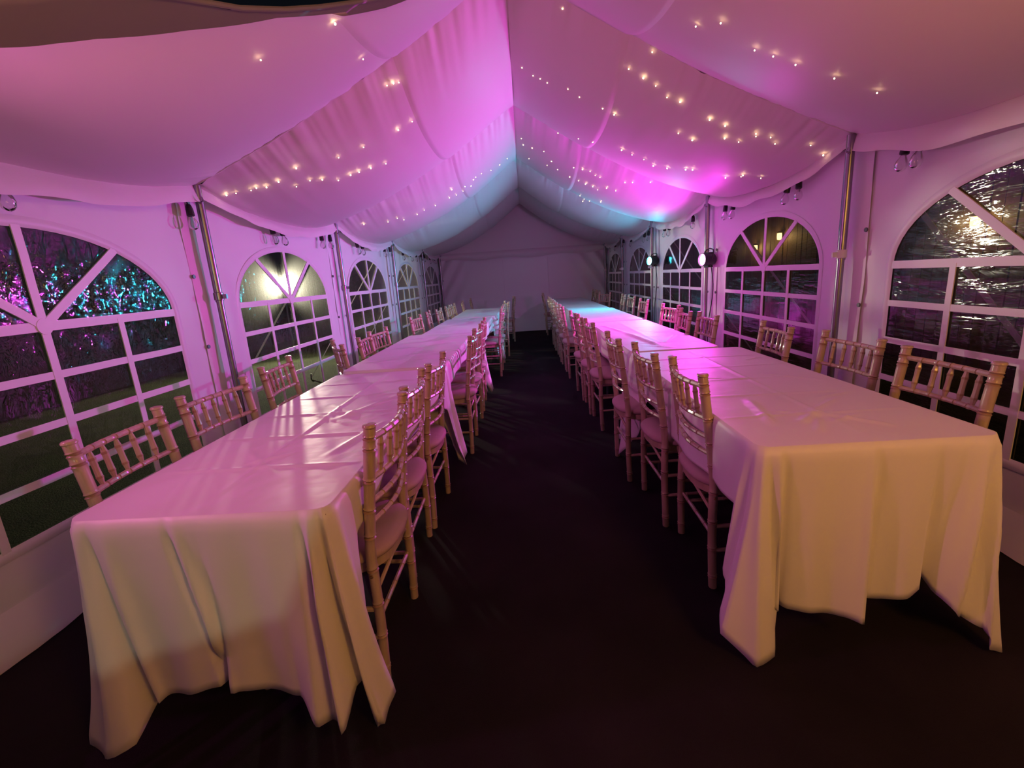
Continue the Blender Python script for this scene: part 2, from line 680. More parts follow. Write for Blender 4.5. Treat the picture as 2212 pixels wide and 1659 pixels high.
b = MB()
rows = []
for i in range(34):
    z = 2.0 * i / 33
    rows.append([(XL + 0.03 + (XR - XL - 0.06) * j / 70, far_y(XL + (XR - XL) * j / 70, z), z) for j in range(71)])
b.quadgrid(rows)
wb = tag(b.build('wall_back', M_PVC, angle=3.0), 'plain white end wall curtain at the far end', kind='structure')
b = MB()
for xs in (0.56, -0.55):
    b.tube([(xs, far_y(xs, z) - 0.006, z) for z in (0.7, 1.0, 1.4, 1.8, 1.95)], 0.005, 5)
b.build('seam', M_PVC, wb)


# ------------------------------------------------------------------ ceiling lining
def base_z(x):
    if x < RIDX:
        s = (x - (XL + 0.07)) / (RIDX - (XL + 0.07))
    else:
        s = ((XR - 0.05) - x) / ((XR - 0.05) - RIDX)
    s = max(0.0, min(1.0, s))
    return EAVZ + (RIDZ - EAVZ) * s - 0.07 * sin(pi * s), s


def lining_z(x, y, y0, y1, seed, sagk=1.0):
    z, s = base_z(x)
    u = max(0.0, min(1.0, (y - y0) / (y1 - y0)))
    sag = (0.07 + 0.19 * sin(pi * min(1, s * 0.92 + 0.04)) ** 0.6) * sagk
    z -= sag * (1 - abs(2 * u - 1) ** 2.3)
    # gathers that run out from the frame lines
    g = 0.011 * exp(-u / 0.17) + 0.006 * exp(-(1 - u) / 0.08)
    tw = x + 0.10 * u                                  # the gathers lean as they run out
    z += g * 2.0 * nz(tw * 11, u * 1.1, seed) * (0.7 + 0.9 * nz(x * 2.5, u * 1.5, seed + 2))
    z += (0.010 * exp(-u / 0.10) + 0.005 * exp(-(1 - u) / 0.06)) * nz(tw * 27, u * 2, seed + 7)
    z += 0.012 * nz(x * 1.2, y * 1.2, seed + 4)
    # pleats where the sheet is pinned along the ridge
    z -= 0.03 * exp(-((x - RIDX) / 0.05) ** 2) * 0.5
    return z


ceiling = tag(empty('ceiling', (0, 0, 0)), 'ruched ivory lining draped between the roof frames', kind='structure')
CY = [YB] + PY[:5] + [YF]


def edge_y(x):
    """near edge of the pulled-back lining on one side of the first bay"""
    pts = [(-2.1, 1.2), (-1.51, 1.48), (-1.32, 1.59), (-1.12, 1.74), (-0.90, 1.94), (-0.59, 2.34), (-0.3, 2.65), (-0.06, 2.8)]
    for (xa, ya), (xb, yb) in zip(pts, pts[1:]):
        if x <= xb:
            return ya + (yb - ya) * max(0, (x - xa)) / (xb - xa)
    return pts[-1][1]


def roof_edge_y(x):
    """near edge of the outer roof skin over that gap"""
    pts = [(-2.25, 1.0), (-1.75, 1.65), (-1.48, 2.07), (-1.34, 2.36), (-1.24, 2.53), (-1.05, 2.75), (-0.82, 2.98), (-0.70, 3.06), (-0.06, 3.5)]
    for (xa, ya), (xb, yb) in zip(pts, pts[1:]):
        if x <= xb:
            return ya + (yb - ya) * max(0, (x - xa)) / (xb - xa)
    return pts[-1][1]


SEAM = 0.66
for k in range(len(CY) - 1):
    y0, y1 = CY[k], CY[k + 1]
    for side in (-1, 1):
        xe = (XL + 0.07) if side < 0 else (XR - 0.05)
        for (xa, xb, off) in ((xe, RIDX + side * SEAM, 0.0), (RIDX + side * (SEAM + 0.04), RIDX, 0.014)):
            if k == 0 and side < 0:
                continue
            b = MB()
            rows = []
            nx = 130 if off == 0 else 64
            ny = 40
            for i in range(ny + 1):
                row = []
                for j in range(nx + 1):
                    x = xa + (xb - xa) * j / nx
                    ya = y0
                    if k == 1 and side < 0:
                        ya = edge_y(x)
                    y = ya + (y1 - ya) * i / ny
                    z = lining_z(x, y, y0, y1, 11 * k + 3 * side)
                    if k == 1 and side < 0:
                        z -= 0.012 * exp(-(y - ya) / 0.05)
                    row.append((x, y, z - off * min(1, j / 3.0)))
                rows.append(row)
            b.quadgrid(rows, flip=(side > 0))
            o = b.build('side_panel' if off == 0 else 'ridge_panel', M_LINING, ceiling, angle=3.0)
# gable lining
b = MB()
rows = []
for i in range(25):
    t = i / 24
    row = []
    for j in range(61):
        x = XL + 0.07 + (XR - XL - 0.12) * j / 60
        zt, _ = base_z(x)
        z = 1.93 + (zt - 1.93) * t
        row.append((x, YF - 0.02 - 0.10 * sin(pi * (1 - t)) * (1 - abs(x) / 2.2) + 0.02 * nz(x * 1.3, z * 1.3, 60) - 0.03 * (1 - t) ** 6, z))
    rows.append(row)
b.quadgrid(rows)
b.build('gable_panel', M_LINING, ceiling, angle=3.0)
# drooping hem of the gable lining over the far curtain
b = MB()
rows = []
for i in range(7):
    t = i / 6
    rows.append([(XL + 0.07 + (XR - XL - 0.12) * j / 60, YF - 0.06 - 0.05 * sin(pi * t), 1.97 - 0.16 * t + 0.02 * sin(j * 0.33) * t - 0.03 * t * sin(pi * j / 60)) for j in range(61)])
b.quadgrid(rows, flip=True)
b.build('gable_hem', M_LINING, ceiling, angle=3.0)
# cord sewn along the frame lines
for k in range(1, 5):
    y = CY[k]
    for side in (-1, 1):
        if k == 1 and side < 0:
            continue
        xe = (XL + 0.07) if side < 0 else (XR - 0.05)
        b = MB()
        b.tube([(xe + (RIDX - xe) * i / 24, y + 0.002, lining_z(xe + (RIDX - xe) * i / 24, y, CY[k - 1], y, 0) + 0.004) for i in range(25)], 0.006, 6)
        b.build('rib_cord', M_LINING, ceiling)

# outer roof skin above the lining
roof = tag(empty('roof', (0, 0, 0)), 'outer tent roof above the lining', kind='structure')
for side in (-1, 1):
    xe = (XL - 0.04) if side < 0 else (XR + 0.04)
    b = MB()
    rows = []
    for i in range(21):
        row = []
        for j in range(13):
            x = xe + (RIDX - xe) * j / 12
            ya = YB
            if side < 0:
                ya = roof_edge_y(x)
            y = ya + (YF + 0.05 - ya) * i / 20
            row.append((x, y, 2.10 + 1.18 * j / 12))
        rows.append(row)
    b.quadgrid(rows, flip=(side > 0))
    b.build('roof_skin', M_ROOF, roof, angle=3.0)
b = MB()
b.tube([(XL + 0.02 + 2.0 * j / 16, roof_edge_y(XL + 2.0 * j / 16), 2.12 + 1.12 * j / 16) for j in range(17)], 0.012, 8)
b.build('roof_hem', M_ROOF, roof)


# valances hanging from the eaves: one strip per bay
def valance(side, k, y0, y1):
    xe = (XL + 0.06) if side < 0 else (XR - 0.05)
    b = MB()
    rows = []
    for i in range(7):
        t = i / 6
        row = []
        for j in range(49):
            u = j / 48
            y = y0 + (y1 - y0) * u
            sw = sin(pi * u)
            drop = (0.10 if k == 1 else 0.08) + 0.03 * sw + (0.03 * nz(y * 3, side * 3, 5))
            if k >= 3:
                drop += 0.03 * nz(y * 5, side, 2)
            x = xe - side * (0.004 + 0.030 * t + 0.035 * sw * sin(pi * t * 0.8) + 0.012 * nz(y * 6, t, k + side * 5))
            zt = lining_z(xe, y, y0, y1, 11 * k + 3 * side) + 0.012
            row.append((x, y, zt - drop * t))
        rows.append(row)
    b.quadgrid(rows, flip=(side > 0))
    o = b.build('valance', M_LINING, None, angle=3.0)
    return o


n_trim = 1
for side in (-1, 1):
    tr = tag(empty('trim_%d' % n_trim, (0, 0, 0)), 'fabric valance along the eave of the tent', kind='structure')
    n_trim += 1
    for k in range(1, 6):
        v = valance(side, k, CY[k], CY[k + 1])
        v.parent = tr

# ------------------------------------------------------------------ steel leg poles
WHERE_L = ['nearest on the floodlight side, beside the window with coloured reflections', 'second on the floodlight side, past the glowing window', 'third on the floodlight side',
           'fourth on the floodlight side', 'in the far corner on the floodlight side']
WHERE_R = ['nearest on the coloured-light side, behind the second chair', 'carrying the magenta light', 'carrying the cyan light', 'between the two last windows past the cyan light',
           'in the far corner past the cyan light']
for side, WH in ((-1, WHERE_L), (1, WHERE_R)):
    xp = (XL + 0.075) if side < 0 else (XR - 0.075)
    for i in range(5):
        y = PY[i + 1] if i < 4 else YF - 0.1
        t = tag(empty('leg_pole', (xp, y, 0)), 'round aluminium tent pole ' + WH[i], 'pole', 'leg poles along the side walls')
        b = MB()
        b.tube([(0, 0, 0.006), (0, 0, 1.36)], 0.021, 14)
        b.build('lower_tube', M_ALU, t)
        b = MB()
        b.tube([(0, 0, 1.30), (0, 0, 2.03)], 0.0245, 14)
        b.build('upper_tube', M_ALU, t)
        b = MB()
        b.lathe([(0.0245, 0), (0.030, 0.004), (0.030, 0.05), (0.0245, 0.054)], (0, 0, 1.31), 14)
        b.box((-side * 0.042, 0, 1.335), (0.03, 0.014, 0.03))
        b.build('collar', M_STRAP if side > 0 else M_ALU, t)
        b = MB()
        b.box((0, 0, 0.004), (0.13, 0.13, 0.008))
        b.build('base_plate', M_ALU, t, smooth=False)
        b = MB()
        b.tube([(-side * 0.02, -0.03, 1.92), (-side * 0.055, -0.045, 1.93), (-side * 0.05, -0.05, 1.95)], 0.006, 6)
        b.build('hook', M_ALU, t)


# ------------------------------------------------------------------ coloured stage lights
def par_light(loc, lens_mat, colour, energy, target, label, spill, spill_dir):
    t = tag(empty('stage_light', loc), label, 'light', 'stage lights clamped to tent poles')
    q = (Vector(target) - Vector(loc)).to_track_quat('Z', 'Y')
    m = q.to_matrix()

    def T(mb, name, mt):
        mb.v = [tuple(m @ Vector(p)) for p in mb.v]
        return mb.build(name, mt, t)
    b = MB()
    b.lathe([(0.001, -0.10), (0.045, -0.10), (0.06, -0.085), (0.066, 0.035), (0.070, 0.037), (0.070, 0.050), (0.060, 0.050), (0.058, 0.030)], n=20)
    T(b, 'housing', M_BLACK)
    b = MB()
    b.lathe([(0.0585, 0.034), (0.045, 0.043), (0.025, 0.047), (0.001, 0.049)], n=20)
    T(b, 'lens', lens_mat)
    b = MB()
    b.tube([(0.078, 0, -0.02), (0.080, 0.06, -0.03), (0.06, 0.10, -0.04), (0, 0.115, -0.045), (-0.06, 0.10, -0.04), (-0.080, 0.06, -0.03), (-0.078, 0, -0.02)], 0.006, 6)
    T(b, 'yoke', M_BLACK)
    b = MB()
    b.box((0.05, 0.06, -0.005), (0.05, 0.12, 0.16))
    b.build('clamp', M_BLACK, t)
    b = MB()
    pts = []
    for i in range(26):
        s = i / 25
        pts.append((0.045 + 0.02 * sin(s * 9), -0.02 - 0.035 * sin(s * 5.0), -0.05 - (loc[2] - 0.06) * s))
    b.tube(pts, 0.005, 6)
    b.build('power_cable', M_CABLE, t)
    d = (Vector(target) - Vector(loc)).normalized()
    for ang, bl, en, dd in ((116, 0.85, energy, d), (176, 0.3, energy * spill, Vector(spill_dir))):
        l = lamp('lamp', 'SPOT', (0, 0, 0), colour, en, None, 0.04, spot=math.radians(ang), blend=bl)
        l.parent = t
        l.location = d * 0.075
        l.rotation_euler = dd.to_track_quat('-Z', 'Y').to_euler()
    return t


par_light((1.92, 7.46, 1.425), M_CYAN, (0.02, 0.68, 1.0), 150, (-2.1, 5.9, 1.6), 'stage light glowing cyan on the third pole of its wall', 0.12, (-1, -0.1, 0.15))
par_light((1.905, 5.24, 1.375), M_MAGENTA, (0.92, 0.05, 0.88), 185, (-2.0, 4.2, 1.45), 'stage light glowing magenta on the second pole of its wall', 0.5, (-1, 0.1, 0.05))


# ------------------------------------------------------------------ festoon lights along the eaves
def festoon(side, bulbs, label):
    xe = (XL + 0.045) if side < 0 else (XR - 0.045)
    t = tag(empty('festoon_light_string', (xe, 0.9, 1.95)), label, 'string lights', 'festoon strings under the eaves')

    def zc(y):
        ph = (y - PY[0]) / BAY
        return -0.045 - 0.03 * abs(sin(pi * ph)) + 0.0
    b = MB()
    b.tube([(side * 0.012, y - 0.9, zc(y) + 0.075) for y in [0.9 + 0.09 * i for i in range(122)]], 0.006, 6)
    b.build('cable', M_CABLE, t)
    for (y, tilt) in bulbs:
        z = zc(y)
        o = empty('socket', (0, 0, 0))
        bpy.data.objects.remove(o)
        s = MB()
        s.lathe([(0.002, 0.012), (0.012, 0.010), (0.017, 0.0), (0.021, -0.02), (0.022, -0.058), (0.018, -0.062), (0.002, -0.062)], n=10)
        s.tube([(0, 0, 0.01), (side * 0.01, 0, 0.05), (side * 0.02, 0, 0.082)], 0.0045, 6)
        so = s.build('socket', M_BLACK, t)
        so.location = (-side * 0.012, y - 0.9, z - 0.006)
        so.rotation_euler = (tilt, side * 0.12, 0)
        g = MB()
        g.lathe([(0.012, -0.060), (0.014, -0.070), (0.025, -0.092), (0.029, -0.112), (0.024, -0.132), (0.012, -0.143), (0.001, -0.146)], n=12)
        g.build('bulb', M_BULBGLASS, so)


rb = random.Random(3)


def pairs(ys):
    return [(y, rb.uniform(-0.25, 0.25)) for y in ys]


festoon(-1, pairs([1.0, 1.93, 3.03, 4.0, 4.16, 4.98, 5.20, 6.02, 6.22, 7.2, 7.5, 8.3, 8.9, 9.3, 9.75, 10.1, 10.7, 11.3]),
        'black festoon string of unlit bulbs along the floodlight side eave')
festoon(1, pairs([1.1, 2.60, 2.70, 3.68, 3.82, 4.76, 4.94, 5.85, 6.75, 6.97, 7.85, 8.10, 9.1, 9.75, 9.95, 10.6, 11.2]),
        'black festoon string of unlit bulbs along the coloured light side eave')

# ------------------------------------------------------------------ fairy lights under the lining
FAIRY = {
    'A': [(-2.02, 3.3), (-1.97, 3.33), (-1.88, 3.36), (-1.84, 3.36), (-1.79, 3.4), (-1.64, 3.53), (-1.54, 3.54), (-1.47, 3.59), (-1.39, 3.69), (-1.3, 3.71), (-1.24, 3.73), (-1.16, 3.77), (-1.06, 3.84)],
    'B': [(-1.04, 2.05), (-0.79, 2.6), (-0.77, 2.18), (-0.77, 3.27), (-0.78, 3.61), (-0.8, 3.25), (-0.84, 3.24), (-0.88, 3.59), (-1.12, 3.52), (-1.29, 3.48), (-1.55, 3.37), (-1.7, 3.4)],
    'C': [(-1.86, 5.62), (-1.62, 5.78), (-1.51, 5.8), (-1.46, 5.91), (-1.3, 5.95), (-1.21, 5.95), (-1.08, 6.02), (-0.91, 6.09), (-0.83, 6.16), (-0.75, 6.21), (-0.85, 5.92), (-0.71, 6.12), (-0.65, 6.26), (-0.6, 6.13), (-0.57, 6.11), (-0.5, 6.16), (-0.39, 6.35), (-0.28, 6.49), (-0.18, 6.58)],
    'D': [(0.02, 3.98), (0.1, 3.96), (0.15, 3.92), (0.2, 3.9), (0.34, 3.79), (0.42, 3.79), (0.58, 3.75), (0.66, 3.74), (0.26, 3.18), (0.77, 3.13), (0.67, 3.3), (0.76, 3.3), (0.84, 3.31), (0.92, 3.34), (1.0, 3.33)],
    'E': [(0.81, 2.23), (0.75, 2.35), (0.98, 2.29), (1.05, 2.27), (1.14, 2.26), (1.3, 2.25), (1.49, 2.26)],
    'F': [(1.2, 3.36), (1.3, 3.36), (1.07, 3.58), (1.17, 3.59), (1.34, 3.46), (1.43, 3.45), (1.5, 3.36), (1.49, 3.34), (1.58, 3.33), (1.63, 3.37), (1.94, 3.36), (1.82, 3.3)],
    'G': [(0.39, 5.4), (0.51, 4.65), (0.61, 4.46), (0.81, 4.22), (0.89, 4.2), (0.98, 4.17), (1.07, 4.22), (1.16, 4.14), (1.27, 4.02), (1.31, 3.98), (1.56, 3.96), (1.64, 3.87), (1.64, 3.84), (1.77, 3.83)],
    'H': [(0.01, 5.97), (0.03, 6.13), (0.13, 6.01), (0.1, 6.52), (0.26, 5.88), (0.35, 6.0), (0.31, 6.22), (0.43, 6.12), (0.59, 5.81), (0.68, 5.74), (0.76, 5.7), (0.82, 5.72), (0.87, 5.71), (0.97, 5.87), (1.07, 5.83), (1.13, 5.61), (1.2, 5.55), (1.37, 5.45), (0.57, 6.11), (0.67, 6.06), (0.75, 6.04), (0.83, 6.0), (0.89, 6.02), (0.76, 6.7), (0.83, 6.82), (0.93, 7.76), (0.89, 6.74), (0.99, 6.42)],
}
FLAB = {'A': 'above the nearest valance of the floodlight side', 'B': 'scattered high over the floodlight row', 'C': 'over the far part of the floodlight row', 'D': 'running down from the ridge towards the coloured light wall',
        'E': 'on the plain tan lining nearest the camera', 'F': 'above the nearest eave of the coloured light wall', 'G': 'across the middle lining above the magenta light', 'H': 'across the lining above the cyan light'}
fb = MB()
fb.sphere((0, 0, 0), 0.0028, 8, 6)
FB = fb.mesh('bulb', M_FAIRY)
fb = MB()
fb.sphere((0, 0, 0), 0.0044, 8, 6)
FB2 = fb.mesh('bulb', M_FAIRY)


def ceil_at(x, y):
    for k in range(len(CY) - 1):
        if CY[k] <= y <= CY[k + 1]:
            return lining_z(x, y, CY[k], CY[k + 1], 11 * k + 3 * (-1 if x < RIDX else 1))
    return 2.5


for key, pts in FAIRY.items():
    pts = sorted(pts)
    t = tag(empty('fairy_light_string', (0, 0, 0)), 'string of tiny warm fairy lights ' + FLAB[key], 'string lights', 'fairy light strings on the lining')
    rr = random.Random(key)
    for (x, y) in pts:
        inst('bulb', FB2 if rr.random() < 0.3 else FB, t, (x, y, ceil_at(x, y) - 0.016))
# ------------------------------------------------------------------ tables and cloths
TH = 0.745


def make_table(x0, x1, y0, y1, label):
    t = tag(empty('trestle_table', ((x0 + x1) / 2, (y0 + y1) / 2, 0)), label, 'table', 'trestle tables under the cloths')
    wx, wy = (x1 - x0) / 2 - 0.008, (y1 - y0) / 2 - 0.008
    b = MB()
    b.box((0, 0, TH - 0.016), (2 * wx, 2 * wy, 0.026))
    b.build('tabletop', M_TABLE, t, smooth=False)
    for sy in (-1, 1):
        yy = sy * (wy - 0.28)
        for sx in (-1, 1):
            b = MB()
            b.tube([(sx * (wx - 0.12), yy, 0.0), (sx * (wx - 0.12), yy, TH - 0.03)], 0.014, 8)
            b.build('leg', M_STEEL, t)
        b = MB()
        b.tube([(-(wx - 0.12), yy, 0.22), ((wx - 0.12), yy, 0.22)], 0.011, 8)
        b.tube([(0, yy, 0.22), (0, yy - sy * 0.34, TH - 0.03)], 0.009, 8)
        b.build('brace', M_STEEL, t)
    return t


def smooth_interp(ctrl, s, n=4.0):
    """periodic interpolation of control rows (s, a, b, c ...) with smoothstep-ish blending"""
    k = len(ctrl)
    for i in range(k):
        a = ctrl[i]
        bq = ctrl[(i + 1) % k]
        s0 = a[0]
        s1 = bq[0] if i < k - 1 else bq[0] + n
        ss = s if s >= ctrl[0][0] else s + n
        if s0 <= ss <= s1:
            u = (ss - s0) / max(1e-9, s1 - s0)
            v = u * u * (3 - 2 * u)
            u = 0.35 * u + 0.65 * v
            return [x + (y - x) * u for x, y in zip(a[1:], bq[1:])]
    return list(ctrl[0][1:])


def cloth(x0, x1, y0, y1, ztop, ctrl, creases, label, seed, hi=1, ripple=0.008, folds=(), expo=1.3):
    """ctrl rows: (s, drop, outx, outy); s 0..1 front edge, 1..2 the x1 edge, 2..3 back edge, 3..4 the x0 edge"""
    nx, ny = ((24, 70), (48, 150), (96, 190))[hi]

    def frac(i, n):
        u = i / n
        return 0.5 * u + 0.5 * (0.5 - 0.5 * cos(pi * u))
    rad = 0.045
    vid = {}
    b = MB()
    for j in range(ny + 1):
        for i in range(nx + 1):
            x = x0 + (x1 - x0) * frac(i, nx)
            y = y0 + (y1 - y0) * frac(j, ny)
            # rounded corners
            for cx, cyy, sx, sy in ((x0 + rad, y0 + rad, -1, -1), (x1 - rad, y0 + rad, 1, -1), (x0 + rad, y1 - rad, -1, 1), (x1 - rad, y1 - rad, 1, 1)):
                dx, dy = (x - cx) * sx, (y - cyy) * sy
                if dx > 0 and dy > 0:
                    m = max(dx, dy)
                    h = sqrt(dx * dx + dy * dy)
                    x, y = cx + sx * dx * m / h, cyy + sy * dy * m / h
            z = ztop
            ed = min(x - x0, x1 - x, y - y0, y1 - y)
            fade = min(1, ed / 0.03)
            for (xa, ya, xb, yb, hgt, wid) in creases:
                vx, vy = xb - xa, yb - ya
                L2 = vx * vx + vy * vy
                tt = max(0, min(1, ((x - xa) * vx + (y - ya) * vy) / L2))
                dd = sqrt((x - xa - vx * tt) ** 2 + (y - ya - vy * tt) ** 2)
                end = min(1, 6 * tt, 6 * (1 - tt)) if tt < 1 else 0
                z += fade * hgt * max(0.0, 1 - dd / wid) * (0.25 + 0.75 * end)
            z += fade * 0.0012 * nz(x * 5, y * 5, seed) + fade * 0.0012 * max(0, nz(x * 16, y * 3, seed + 1))
            vid[(i, j)] = len(b.v)
            b.v.append((x, y, z))
    for j in range(ny):
        for i in range(nx):
            b.f.append((vid[(i, j)], vid[(i + 1, j)], vid[(i + 1, j + 1)], vid[(i, j + 1)]))
            b.mi.append(0)
    loop = []
    for i in range(nx):
        loop.append((vid[(i, 0)], frac(i, nx)))
    for j in range(ny):
        loop.append((vid[(nx, j)], 1 + frac(j, ny)))
    for i in range(nx, 0, -1):
        loop.append((vid[(i, ny)], 2 + 1 - frac(i, nx)))
    for j in range(ny, 0, -1):
        loop.append((vid[(0, j)], 3 + 1 - frac(j, ny)))
    prev = [a for a, _ in loop]
    R = (10, 14, 22)[hi]
    for r in range(1, R + 1):
        t = r / R
        cur = []
        for (v0, s) in loop:
            px, py, pz = b.v[v0]
            drop, ox, oy = smooth_interp(ctrl, s)
            # outward normal of this side
            sd = int(s) % 4
            nxx, nyy = ((0, -1), (1, 0), (0, 1), (-1, 0))[sd]
            ddx = px - max(x0 + rad, min(x1 - rad, px))
            ddy = py - max(y0 + rad, min(y1 - rad, py))
            hh = sqrt(ddx * ddx + ddy * ddy)
            if hh > 1e-6:
                nxx, nyy = ddx / hh, ddy / hh
            cn = min(abs(s - round(s)), 0.12) / 0.12
            wave = ripple * (sin(s * 31 + seed) * cn + 0.7 * nz(s * 9, t * 1.2, seed) + (1 - cn) * 1.3 * nz(s * 30, t * 0.8, seed + 4)) * t
            for (s0, amp, wid, slope, kind) in folds:
                dd = (s - s0 - slope * t)
                if dd > 2:
                    dd -= 4
                if abs(dd) < 5 * wid:
                    k = min(1.0, t * 2.5) * amp * 1.5
                    wave += k * exp(-(dd / wid) ** 2) if kind == 0 else k * (0.5 + 0.5 * math.tanh(dd / wid)) * exp(-max(0, dd) / (6 * wid))
            rnd = 0.012 * (1 - exp(-t * drop / 0.012))
            e = t ** expo
            x = px + ox * e + nxx * (wave + rnd)
            y = py + oy * e + nyy * (wave + rnd)
            z = ztop - drop * t * (1 if t * drop > 0.02 else 0.9)
            if z < 0.006:
                z = 0.006 + 0.004 * abs(nz(s * 20, t * 9, seed))
            cur.append(len(b.v))
            b.v.append((x, y, z))
        n = len(cur)
        for k in range(n):
            l = (k + 1) % n
            b.f.append((prev[k], cur[k], cur[l], prev[l]))
            b.mi.append(0)
        prev = cur
    o = b.build('tablecloth', M_CLOTH, None, angle=3.0)
    # move the origin to the middle of the table
    cx, cyy = (x0 + x1) / 2, (y0 + y1) / 2
    for v in o.data.vertices:
        v.co.x -= cx
        v.co.y -= cyy
    o.location = (cx, cyy, 0)
    tag(o, label, 'tablecloth', 'white cloths on the long table rows')
    sol = o.modifiers.new('thickness', 'SOLIDIFY')
    sol.thickness = 0.0018
    sol.offset = -1
    return o


def std_creases(x0, x1, y0, y1, rnd):
    xm = (x0 + x1) / 2 + rnd.uniform(-0.02, 0.02)
    c = [(xm, y0 + 0.02, xm + rnd.uniform(-.02, .02), y1 - 0.02, 0.0045, 0.014)]
    n = 5
    for i in range(1, n + 1):
        y = y0 + (y1 - y0) * i / (n + 1)
        c.append((x0 + 0.02, y, x1 - 0.02, y + rnd.uniform(-.015, .015), 0.0040, 0.014))
    for i in range(7):
        xa, ya = rnd.uniform(x0 + .1, x1 - .1), rnd.uniform(y0 + .1, y1 - .1)
        an = rnd.uniform(-0.9, 0.9)
        ln = rnd.uniform(.12, .35)
        c.append((xa, ya, xa + ln * cos(an), ya + ln * sin(an), 0.0045, 0.016))
    return c


LEFT_FRONT = [(0.0, 0.755, -0.13, -0.01), (0.035, 0.745, -0.05, -0.05), (0.065, 0.70, 0.03, -0.045), (0.095, 0.615, 0.035, 0.03), (0.25, 0.575, 0.0, 0.0),
              (0.44, 0.545, 0.0, -0.015), (0.485, 0.535, 0.0, -0.02), (0.505, 0.525, 0.0, 0.045), (0.53, 0.545, 0.0, -0.012), (0.78, 0.585, 0.0, 0.0),
              (0.86, 0.655, 0.0, -0.06), (0.915, 0.665, 0.04, -0.04), (0.945, 0.60, 0.03, 0.04), (0.97, 0.66, 0.06, 0.06), (0.99, 0.755, 0.03, 0.035), (1.0, 0.755, 0.055, 0.03),
              (1.02, 0.70, 0.05, 0.06), (1.04, 0.42, 0.0, 0.03), (1.08, 0.16, 0.0, 0.0), (1.25, 0.11, -0.005, 0.0), (1.5, 0.13, -0.01, 0.0), (1.8, 0.12, 0.0, 0.0),
              (1.93, 0.25, 0.0, 0.0), (1.965, 0.58, 0.05, 0.0), (1.985, 0.70, 0.08, 0.01), (2.0, 0.66, 0.04, 0.005), (2.06, 0.40, 0.0, -0.01), (2.5, 0.35, 0.0, -0.012),
              (2.94, 0.40, 0.0, -0.01), (3.0, 0.66, -0.05, 0.0), (3.03, 0.62, -0.06, 0.0), (3.09, 0.28, 0.0, 0.0), (3.5, 0.22, 0.0, 0.0), (3.9, 0.25, -0.01, 0.0), (3.965, 0.6, -0.06, 0.02)]
LEFT_MID = [(0.0, 0.60, -0.03, 0.005), (0.06, 0.30, 0.0, 0.012), (0.5, 0.20, 0.0, 0.012), (0.94, 0.30, 0.0, 0.012), (0.985, 0.62, 0.03, 0.01), (1.0, 0.70, 0.08, 0.0), (1.018, 0.66, 0.09, 0.02),
            (1.05, 0.40, 0.02, 0.0), (1.08, 0.16, 0.0, 0.0), (1.5, 0.15, -0.005, 0.0), (1.92, 0.20, 0.0, 0.0), (1.965, 0.60, 0.06, 0.0), (1.985, 0.69, 0.10, 0.0), (2.0, 0.66, 0.04, -0.005),
            (2.06, 0.40, 0.0, -0.012), (2.5, 0.35, 0.0, -0.012), (2.94, 0.40, 0.0, -0.012), (3.0, 0.66, -0.05, 0.0), (3.03, 0.62, -0.06, 0.0), (3.09, 0.28, 0.0, 0.0), (3.5, 0.22, 0.0, 0.0), (3.92, 0.25, 0.0, 0.0), (3.97, 0.55, -0.05, 0.0)]
RIGHT_FRONT = [(0.0, 0.66, -0.115, -0.03), (0.025, 0.752, -0.02, -0.05), (0.055, 0.74, 0.035, -0.045), (0.075, 0.60, 0.035, 0.015), (0.10, 0.575, 0.0, 0.02), (0.16, 0.585, 0.0, -0.005),
               (0.40, 0.615, 0.0, -0.008), (0.475, 0.63, 0.0, -0.02), (0.482, 0.56, 0.0, 0.006), (0.55, 0.56, 0.0, -0.008), (0.66, 0.55, 0.0, -0.01), (0.735, 0.52, 0.0, -0.015), (0.755, 0.485, 0.0, 0.03),
               (0.80, 0.55, 0.0, 0.0), (0.86, 0.62, 0.02, -0.03), (0.92, 0.66, 0.05, -0.04), (0.96, 0.74, 0.045, -0.05), (1.0, 0.755, 0.07, -0.06), (1.015, 0.72, 0.05, -0.01), (1.04, 0.62, 0.05, 0.02), (1.1, 0.30, 0.01, 0.0),
               (1.5, 0.22, 0.0, 0.0), (1.92, 0.25, 0.0, 0.0), (1.97, 0.6, 0.05, 0.0), (2.0, 0.66, 0.04, 0.0), (2.06, 0.40, 0.0, -0.012), (2.5, 0.35, 0.0, -0.012), (2.94, 0.42, 0.0, -0.01),
               (3.0, 0.70, -0.07, 0.0), (3.02, 0.73, -0.09, -0.01), (3.05, 0.66, -0.05, -0.02), (3.12, 0.55, -0.01, 0.0), (3.3, 0.20, 0.0, 0.0), (3.60, 0.28, 0.0, 0.0), (3.85, 0.26, 0.0, 0.0), (3.93, 0.26, 0.0, 0.0), (3.955, 0.32, -0.01, 0.0), (3.975, 0.50, -0.05, 0.01), (3.988, 0.60, -0.10, 0.0)]
RIGHT_MID = [(0.0, 0.64, -0.06, 0.0), (0.03, 0.55, 0.0, 0.012), (0.08, 0.35, 0.0, 0.012), (0.5, 0.25, 0.0, 0.012), (0.94, 0.30, 0.0, 0.012), (1.0, 0.62, 0.04, 0.0), (1.05, 0.28, 0.0, 0.0), (1.5, 0.22, 0.0, 0.0), (1.93, 0.25, 0.0, 0.0),
             (1.97, 0.6, 0.05, 0.0), (2.0, 0.66, 0.04, 0.0), (2.06, 0.40, 0.0, -0.012), (2.5, 0.35, 0.0, -0.012), (2.94, 0.42, 0.0, -0.01), (3.0, 0.70, -0.06, 0.0), (3.02, 0.72, -0.09, -0.01), (3.05, 0.6, -0.05, -0.02), (3.1, 0.24, 0.0, 0.0),
             (3.5, 0.22, 0.0, 0.0), (3.88, 0.26, 0.0, 0.0), (3.95, 0.55, -0.05, 0.01), (3.98, 0.66, -0.08, 0.0)]

